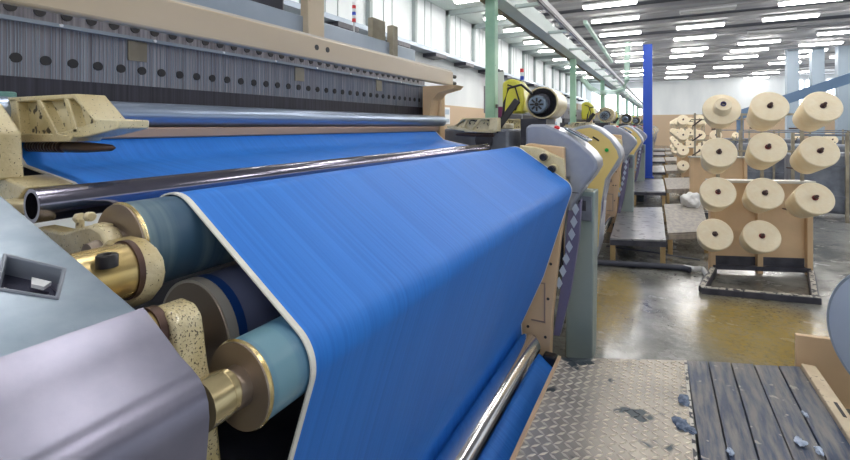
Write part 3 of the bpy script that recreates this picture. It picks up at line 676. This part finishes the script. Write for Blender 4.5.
# ================================================================ PLATFORMS
# checker plate of the front platform
zt = .20
pl = thing('tread_plate', 'worn checker plate steel platform in front of the loom', 'platform', (0, 0, 0))
plate = [(-.475, .55), (.10, .55), (.09, 2.66), (-.475, 2.39)]
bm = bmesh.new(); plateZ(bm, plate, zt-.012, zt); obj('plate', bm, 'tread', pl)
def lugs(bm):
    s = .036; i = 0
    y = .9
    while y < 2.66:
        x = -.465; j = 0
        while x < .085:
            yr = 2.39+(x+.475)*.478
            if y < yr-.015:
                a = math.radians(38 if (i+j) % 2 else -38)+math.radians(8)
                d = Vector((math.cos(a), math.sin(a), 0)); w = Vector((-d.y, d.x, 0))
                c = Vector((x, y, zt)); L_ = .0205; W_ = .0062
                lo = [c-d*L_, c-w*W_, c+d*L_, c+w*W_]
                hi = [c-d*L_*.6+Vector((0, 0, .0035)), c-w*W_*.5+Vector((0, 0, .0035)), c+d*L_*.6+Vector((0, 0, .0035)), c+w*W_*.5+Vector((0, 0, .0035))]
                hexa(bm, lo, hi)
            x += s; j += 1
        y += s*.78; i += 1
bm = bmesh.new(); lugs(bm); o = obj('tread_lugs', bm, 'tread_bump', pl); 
bm = bmesh.new(); hexa(bm, [(-.49, .55, zt-.05), (-.475, .55, zt-.05), (-.475, 2.39, zt-.05), (-.49, 2.39, zt-.05)], [(-.49, .55, zt+.008), (-.475, .55, zt+.008), (-.475, 2.39, zt+.008), (-.49, 2.39, zt+.008)]); obj('edge_angle', bm, 'tan', pl)
bm = bmesh.new(); beam(bm, (.092, 2.655, zt+.002), (.103, .9, zt+.002), .012, .006); obj('seam_strip', bm, 'angle_w', pl)
bm = bmesh.new(); hexa(bm, [(-.475, 2.385, .0), (.09, 2.655, .0), (.09, 2.665, .0), (-.475, 2.395, .0)], [(-.475, 2.385, zt-.012), (.09, 2.655, zt-.012), (.09, 2.665, zt-.012), (-.475, 2.395, zt-.012)]); obj('riser', bm, 'dark', pl)
for x, y in ((-.44, 2.30), (.05, 2.55), (-.44, .7), (.05, .7)):
    bm = bmesh.new(); box(bm, x-.02, x+.02, y-.02, y+.02, 0, zt-.012); obj('leg', bm, 'dark', pl)
a_rail = at(801, 365, Z=zt+.01); d = at(850, 442, Z=zt+.01)
dd = (Vector((d.x, d.y, 0))-Vector((a_rail.x, a_rail.y, 0))).normalized()
# timber platform
wd = thing('timber_platform', 'dark blue-stained timber board platform beside the checker plate', 'platform')
tops = [at(u, v, Z=zt) for u, v in ((686, 360.5), (707.9, 361), (730.7, 362.5), (753.5, 364), (778, 365), (800.5, 366))]
bots = [at(u, 460, Z=zt) for u in (700.5, 729, 759, 793.5, 827, 861)]
for k in range(5):
    g = .0025
    pa, pb = tops[k]+Vector((g, 0, 0)), tops[k+1]-Vector((g, 0, 0))
    ea = (bots[k]-tops[k]).normalized(); eb = (bots[k+1]-tops[k+1]).normalized()
    qa, qb = pa+ea*((pa.y-1.1)/-ea.y), pb+eb*((pb.y-1.1)/-eb.y)
    bm = bmesh.new(); z1 = zt-random.uniform(0, .003)
    hexa(bm, [(p.x, p.y, zt-.03) for p in (qa, qb, pb, pa)], [(p.x, p.y, z1) for p in (qa, qb, pb, pa)])
    obj('board', bm, 'board', wd, bev=.002)
bm = bmesh.new(); beam(bm, (.115, 2.61, zt-.06), (.59, 2.80, zt-.06), .04, .055); obj('bearer', bm, 'dark', wd)
for x, y in ((.16, 2.58), (.56, 2.72), (.22, 1.2), (.62, 1.2)):
    bm = bmesh.new(); box(bm, x-.02, x+.02, y-.02, y+.02, 0, zt-.03); obj('leg', bm, 'legwood', wd)
# tan rail and board on the right
sr = thing('side_rail', 'tan painted rail with a slot along the right edge of the timber platform', 'rail')
w = Vector((-dd.y, dd.x, 0))
if w.x < 0: w = -w
a = a_rail
A0 = Vector((a.x, a.y, 0)); A1 = A0+dd*1.7
bm = bmesh.new(); hexa(bm, [A0+Vector((0, 0, zt-.03)), A0+w*.058+Vector((0, 0, zt-.03)), A1+w*.058+Vector((0, 0, zt-.03)), A1+Vector((0, 0, zt-.03))], [A0+Vector((0, 0, zt+.02)), A0+w*.058+Vector((0, 0, zt+.02)), A1+w*.058+Vector((0, 0, zt+.02)), A1+Vector((0, 0, zt+.02))]); obj('rail', bm, 'railcream', sr, bev=.004)
S0 = A0+dd*.34+w*.034; S1 = A0+dd*.45+w*.034
bm = bmesh.new(); beam(bm, S0+Vector((0, 0, zt+.0205)), S1+Vector((0, 0, zt+.0205)), .012, .002); obj('slot', bm, 'hole', sr)
for q in (A0+dd*.05+w*.027, A0+dd*1.6+w*.027):
    bm = bmesh.new(); box(bm, q.x-.015, q.x+.015, q.y-.015, q.y+.015, 0, zt-.03); obj('leg', bm, 'legwood', sr)
# lint on the platforms
for k, (u, v, s) in enumerate([(685, 402, .035), (682, 425, .042), (692, 432, .024), (805, 416, .016), (800, 443, .026), (819, 452, .022), (730, 453, .018)]):
    p = at(u, v, Z=zt); bm = bmesh.new(); bmesh.ops.create_icosphere(bm, subdivisions=3, radius=1)
    for vv in bm.verts:
        nn = noise.noise(vv.co*1.3+Vector((k*7, 0, 0)))*.8+noise.noise(vv.co*9+Vector((k*3, 0, 0)))*.18
        vv.co = Vector((vv.co.x*s*(1+nn)*.62, vv.co.y*s*(1+nn), max(0, .005+vv.co.z*.007*(1+nn))))
    o = obj('lint_tuft', bm, 'lint_dark' if k < 3 else 'lint_pale', None, smooth=True); o.location = (p.x, p.y, zt+.0015)
    tag(o, ['dark lint tuft farthest back on the seam of checker plate and timber', 'largest dark lint tuft on the checker plate beside the seam', 'lint tuft nearest the viewer on the seam', 'pale lint tuft in the middle of the right-hand boards', 'pale lint tuft on the boards near the bottom of the picture', 'pale lint tuft at the bottom right of the boards', 'faint lint tuft on the second timber board'][k], 'lint', 'lint tufts on the platforms')

# platforms of the following looms
def platform(zt, metal, wood, yb, lab_m, lab_w):
    for pts, m, lg, nm_, lab in ((metal, 'metal_step', 'legwood', 'metal_platform', lab_m), (wood, 'wood_step', 'legwood', 'wooden_platform', lab_w)):
        t = thing(nm_, lab, 'platform', (0, yb, 0), 0, 'low platforms down the aisle')
        bm = bmesh.new(); plateZ(bm, pts, zt-.02, zt); obj('deck', bm, m, t, bev=.003)
        cx = sum(p[0] for p in pts)/4; cy = sum(p[1] for p in pts)/4
        for (x, y) in pts:
            x2, y2 = x+(cx-x)*.1, y+(cy-y)*.04
            bm = bmesh.new(); box(bm, x2-.024, x2+.024, y2-.024, y2+.024, 0, zt-.02); obj('leg', bm, lg, t, bev=.003)
        bm = bmesh.new(); beam(bm, (*pts[0], zt-.045), (*pts[1], zt-.045), .025, .05); obj('apron', bm, 'wood_step' if m == 'wood_step' else 'dark', t)
Z2 = .25
mt = [at(u, v, Z=Z2) for u, v in ((610, 238), (666, 240), (662, 207), (619, 208))]
wdp = [at(u, v, Z=Z2) for u, v in ((668, 233), (709, 231), (702, 203), (664, 204))]
mt = [(p.x, p.y-4.0) for p in mt]; wdp = [(p.x, p.y-4.0) for p in wdp]
for i in range(6):
    platform(Z2, mt, wdp, 4.0+3.8*i, '%s metal platform of the aisle, left of the wooden one' % ['nearest shiny low', 'second low', 'third low', 'fourth low', 'fifth low', 'farthest low'][i],
             '%s wooden platform of the aisle, right of the metal one' % ['nearest grey weathered', 'second', 'third', 'fourth', 'fifth', 'farthest'][i])
# floor hose, white hose end, white bag
o = part('floor_hose', 'dark_hose', None, tube, [at(595, 262, Z=.03), at(625, 264, Z=.03), at(660, 266, Z=.03), at(683, 268, Z=.03), at(690, 270, Z=.03)], .028, smooth=True)
tag(o, 'dark hose lying on the floor in front of the first aisle platforms', 'hose')
o = part('white_hose', 'white_cloth', None, tube, [at(684, 267, Z=.03), at(694, 269, Z=.035), at(703, 269, Z=.03), at(706, 274, Z=.03), at(709, 277, Z=.03)], .024, smooth=True)
tag(o, 'short white wrapped hose end beside the yarn rack foot', 'hose')
o = part('floor_hose', 'dark_hose', None, tube, [at(606, 246, Z=.10), at(650, 252, Z=.08), at(700, 260, Z=.05)], .008, smooth=True)
tag(o, 'thin pale hose sagging under the first aisle platforms', 'hose')
bm = bmesh.new(); bmesh.ops.create_icosphere(bm, subdivisions=4, radius=1)
for vv in bm.verts:
    nn = noise.noise(vv.co*1.6)*.35+noise.noise(vv.co*4)*.06
    vv.co = Vector((vv.co.x*.13*(1+nn), vv.co.y*.16*(1+nn), max(-.09, vv.co.z*.11*(1+nn))))
o = obj('white_bag', bm, 'white_cloth', None, smooth=True); p = at(692, 202, Z=.33); o.location = (p.x, p.y+.1, .342)
tag(o, 'crumpled white cloth bag on the wooden platform left of the yarn rack', 'bag')

# ================================================================ YARN RACKS
RO = Vector((.398, 5.12, 0)); RA = math.radians(21)
ex = Vector((math.cos(RA), math.sin(RA), 0)); ey = Vector((-math.sin(RA), math.cos(RA), 0)); ez = Vector((0, 0, 1))
def rack(loc, lab, pegs_only=False):
    t = thing('yarn_rack', lab, 'yarn rack', loc, RA, 'yarn racks along the aisle')
    for x in (0, .42, .85):
        bm = bmesh.new(); box(bm, x-.025, x+.025, -.02, .02, 0, .88 if x != .42 else .80); obj('post', bm, 'tan', t, bev=.003)
    for x in (.06, .45, .80):
        bm = bmesh.new(); box(bm, x-.012, x+.012, .0, .022, .88, 1.62); obj('upper_post', bm, 'khaki', t)
    bm = bmesh.new(); box(bm, .0, .85, .022, .04, .15, .86); obj('back_board', bm, 'tan', t)
    bm = bmesh.new(); box(bm, -.03, .88, -.05, .07, .86, .885); obj('top_rail', bm, 'silver_ring', t, bev=.003)
    bm = bmesh.new(); box(bm, .0, .85, -.03, .02, .03, .07); obj('bottom_rail', bm, 'dark', t)
    bm = bmesh.new(); box(bm, .025, .825, .022, .04, .05, .15); obj('gap_shade', bm, 'dark', t)  # dark strip colours in the shaded gap below the back board
    for z in (1.15, 1.5):
        bm = bmesh.new(); box(bm, .0, .85, .003, .02, z, z+.02); obj('cross_rail', bm, 'khaki', t)
    # foot frame
    A_, B_ = Vector((.266, 4.42, 0)), Vector((1.076, 4.59, 0))
    def loc_(p): d = p-RO; return (d.dot(ex), d.dot(ey))
    a, b = loc_(A_), loc_(B_)
    for p_, q_ in (((a[0], a[1]), (b[0], b[1])), ((a[0]+.02, a[1]+.02), (.0, -.03)), ((b[0]-.02, b[1]+.02), (.85, -.03))):
        bm = bmesh.new(); beam(bm, (*p_, .025), (*q_, .025), .055, .05); fr_ = obj('foot_rail', bm, 'dark', t, bev=.004)
        bm = bmesh.new(); beam(bm, (*p_, .0525), (*q_, .0525), .035, .005); obj('chipped_edge', bm, 'angle_w', fr_)
    return t
# cone prototypes (axis +Z out of the big face), origin at the face centre
def cone_proto(core, used_up=False):
    t = thing('yarn_cone', '', 'yarn cone')
    bm = bmesh.new()
    if not used_up: prof = [(-.36, .0), (-.36, .125), (-.16, .146), (-.02, .158), (-.006, .156), (0, .149), (.001, .03), (-.004, .024), (-.03, .022), (-.03, 0)]
    else: prof = [(-.23, .0), (-.23, .135), (-.12, .150), (-.05, .166), (-.03, .164), (-.025, .155), (-.022, .088), (-.018, .080), (.085, .074), (.095, .066), (.096, .025), (.07, .022), (.07, 0)]
    lathe(bm, (0, 0, 0), (0, 0, 1), prof, 48, cap=False); obj('yarn', bm, 'cone', t, smooth=True)
    z = .085 if used_up else -.01
    bm = bmesh.new(); pipe(bm, (0, 0, z+.022), (0, 0, z-.05), .024, .016, 20); obj('core_tube', bm, core, t, smooth=True)
    if not used_up:
        bm = bmesh.new(); lathe(bm, (0, 0, -.02), (0, .004, .05), [(0, .013), (.05, .012), (.055, .016), (.075, .014), (.085, .009)], 12); obj('peg_tip', bm, 'core_brown', t, smooth=True)
    return t
protos = {'r': cone_proto('core_red'), 'b': cone_proto('core_brown'), 'u': cone_proto('core_blue', True)}
usedp = set()
def place_cone(kind, loc, az, tilt, lab, s=1, rod=None, group='yarn cones on the racks'):
    o = protos[kind] if kind not in usedp else copy_tree(protos[kind]); usedp.add(kind)
    o.location = loc; o.rotation_euler = (PI/2-tilt, 0, az); o.scale = (s, s, s)
    o['label'] = lab; o['group'] = group
    return o
spots = [[(722, 108, 'u'), (770, 106, 'b'), (823, 106, 'b')], [(719, 152, 'b'), (768, 147, 'r'), (820, 151, 'b')], [(718, 192, 'r'), (765, 193, 'b'), (815, 198, 'r')], [(715, 234, 'b'), (762, 236, 'r'), None]]
rn = ['top', 'second', 'third', 'bottom']; cn = ['left', 'middle', 'right']
front0 = Vector((.40, 4.62, 0)); nr = Vector((math.sin(math.radians(14)), -math.cos(math.radians(14)), 0))
cone_pts = []
rk = rack(RO, 'nearest yarn rack, tan board and posts holding eleven big cream cones')
def peg(t, p_face, axis, origin, ang):
    """rod from the rack plane to the cone, as a part of the rack"""
    q = p_face-axis*.10; e = p_face-axis*.50
    R = Matrix.Rotation(-ang, 3, 'Z'); a = R @ (q-origin); b = R @ (e-origin)
    bm = bmesh.new(); tube(bm, [a, b, (b.x, .012, b.z)], .008, 8); obj('peg', bm, 'dark_copper', t)
tl = math.radians(22)
for r, row in enumerate(spots):
    for c, s in enumerate(row):
        if not s: continue
        p = at_plane(s[0], s[1], front0, nr)
        az = math.radians((2, 4, 8)[c]); axis = Vector((math.sin(az)*math.cos(tl), -math.cos(az)*math.cos(tl), math.sin(tl)))
        sc = .86
        place_cone(s[2], p, az, tl, ('big cream yarn cone in the %s row of the near rack, %s column' % (rn[r], cn[c])) if s[2] != 'u' else 'partly used cream yarn cone with a stepped face, top left of near rack', sc, group='big yarn cones on the near rack')
        peg(rk, p, axis, RO, RA); cone_pts.append(p-RO)
# following racks
rlabs = ['second yarn rack down the aisle, with empty angled pegs', 'third yarn rack down the aisle', 'fourth yarn rack down the aisle', 'fifth yarn rack down the aisle', 'sixth yarn rack down the aisle']
base_children = [c for c in children(rk) if not c.name.startswith('peg')]
for i in range(5):
    org = RO+Vector((-.02*i, 3.8*(i+1), 0))
    t = thing('yarn_rack', rlabs[i], 'yarn rack', org, RA, 'yarn racks along the aisle')
    for ch in base_children: copy_tree(ch, t)
    if i == 0:
        for z in (1.2, .95, 1.45):
            bm = bmesh.new(); tube(bm, [(.02, 0, z-.05), (.05, -.25, z+.06)], .012, 8); obj('peg', bm, 'dark_copper', t)
        continue
    k = 0
    for r in range(4):
        for c in range(3):
            if (r == 3 and c == 1) or (i == 2 and (r, c) in ((1, 2), (3, 0))): continue
            k += 1
            pl_ = org+ex*(-.0+.36*c)+Vector((0, -.5, 1.55-.36*r))
            place_cone('rb'[(r+c) % 2], pl_, math.radians(4), tl, 'small distant yarn cone in the %s row, %s column of the %s rack' % (rn[r], cn[c], ['', 'third', 'fourth', 'fifth', 'sixth'][i]), .8, group='distant yarn cones on the aisle racks')
            axis = Vector((math.sin(math.radians(4))*math.cos(tl), -math.cos(math.radians(4))*math.cos(tl), math.sin(tl)))
            peg(t, pl_, axis, org, RA)
# racks and machines in the background on the right
def creel(loc, n, w, lab, cx):
    t = thing('creel_frame', lab, 'creel', loc, 0, 'creel frames right of the aisle')
    for k in range(n+1):
        bm = bmesh.new(); box(bm, k*w-.02, k*w+.02, -.02, .02, 0, 1.3); obj('post', bm, 'khaki', t)
    for z in (.35, .8, 1.25):
        bm = bmesh.new(); box(bm, 0, n*w, -.015, .015, z, z+.03); obj('rail', bm, 'mess', t)
    bm = bmesh.new(); box(bm, 0, n*w, .1, .6, .1, 1.0); obj('gear_case', bm, 'mess', t, bev=.05)
    j = 0
    for k in range(n):
        for z in (.55, 1.0):
            if (k+int(z*3)) % 3 == 1: continue
            j += 1
            bm = bmesh.new(); tube(bm, [(k*w+w/2, -.30, z+.10), (k*w+w/2, -.45, z+.03), (k*w+w/2, 0, z-.18)], .01, 6) if False else tube(bm, [(k*w+w/2, -.40, z+.07), (k*w+w/2, 0, z-.17)], .01, 6); obj('peg', bm, 'dark', t)
            place_cone('rb'[k % 2], Vector(loc)+Vector((k*w+w/2, -.25, z+.12)), .1, tl, 'cream yarn cone, %s row place %s from the left on the %s' % ('upper' if z > .8 else 'lower', ['first', 'second', 'third', 'fourth', 'fifth', 'sixth', 'seventh', 'eighth'][k], cx), .62, group='yarn cones on the background creels')
creel((1.7, 8.6, 0), 5, .62, 'nearest creel frame right of the aisle behind the big yarn cones', 'nearest background creel')
creel((1.5, 12.4, 0), 7, .62, 'middle creel frame far behind the big yarn cones', 'middle background creel')
creel((1.6, 17.4, 0), 8, .75, 'farthest creel frame behind the yarn cones', 'farthest background creel')
for k, (x, y, z, c, l) in enumerate([(4.05, 11.4, .9, 'blue_plastic', 'blue'), (4.45, 11.5, .9, 'red', 'red'), (4.25, 11.45, 1.25, 'core_blue', 'dark blue'), (4.65, 11.4, 1.2, 'white_plastic', 'white')]):
    pass

# cloth roll with flange on the right
R = thing('cloth_roll', 'large roll with grey blue flange disc cut by the right edge', 'roll')
e = at(826, 321, Y=2.60); rr = .31
ax = Vector((.70, .714, 0)); cc = Vector((e.x, e.y, 0))+Vector((.714, -.70, 0))*rr; cc.z = e.z+.02
bm = bmesh.new(); lathe(bm, cc, cc+ax, [(0, 0), (.0, rr-.006), (.004, rr), (.016, rr), (.018, rr-.01), (.018, 0)], 96); obj('flange', bm, 'flange', R, smooth=True)
bm = bmesh.new(); lathe(bm, cc, cc+ax, [(-.001, rr-.012), (-.002, rr-.010), (-.002, rr-.004), (0, rr-.002)], 96, cap=False); obj('flange_edge', bm, 'rail_blue', R, smooth=True)
bm = bmesh.new(); cyl(bm, cc+ax*.018, cc+ax*1.2, .10, seg=40); obj('cloth_core', bm, 'slate', R, smooth=True)
for k_ in (.35, 1.0):
    q = cc+ax*k_; bm = bmesh.new(); box(bm, q.x-.03, q.x+.03, q.y-.03, q.y+.03, 0, q.z-.10); obj('stand', bm, 'tan', R)
o = part('floor_roller', 'rubber', None, lambda bm: cyl(bm, (.80, 2.62, .24), (1.30, 2.62, .24), .10, seg=40), smooth=True); tag(o, 'dark green roller lying below the flange disc at the right edge', 'roller')
o2 = part('roller_trestle', 'legwood', None, lambda bm: (box(bm, .86, .90, 2.52, 2.72, 0, .14), box(bm, 1.18, 1.22, 2.52, 2.72, 0, .14), box(bm, .86, 1.22, 2.60, 2.64, .02, .06))); tag(o2, 'low timber trestle under the green roller', 'trestle')
a = at(797, 363, Z=.2); b = at(845, 372, Z=.2)
o = part('upright_board', 'tan', None, lambda bm: hexa(bm, [(a.x, a.y+.02, 0), (a.x+.30, a.y+.06, 0), (a.x+.30, a.y+.09, 0), (a.x, a.y+.05, 0)], [(a.x, a.y+.02, .335), (a.x+.30, a.y+.06, .335), (a.x+.30, a.y+.09, .335), (a.x, a.y+.05, .335)]), bev=.004)
tag(o, 'tan board standing on edge behind the timber platform corner', 'board')

# ================================================================ LIGHT
w = bpy.data.worlds.new('world'); bpy.context.scene.world = w; w.use_nodes = True
w.node_tree.nodes['Background'].inputs[0].default_value = (.86, .93, 1, 1); w.node_tree.nodes['Background'].inputs[1].default_value = .42
vs = bpy.context.scene.view_settings
vs.view_transform = 'Standard'; vs.look = 'None'; vs.exposure = 1.12; vs.gamma = 1; vs.use_curve_mapping = False
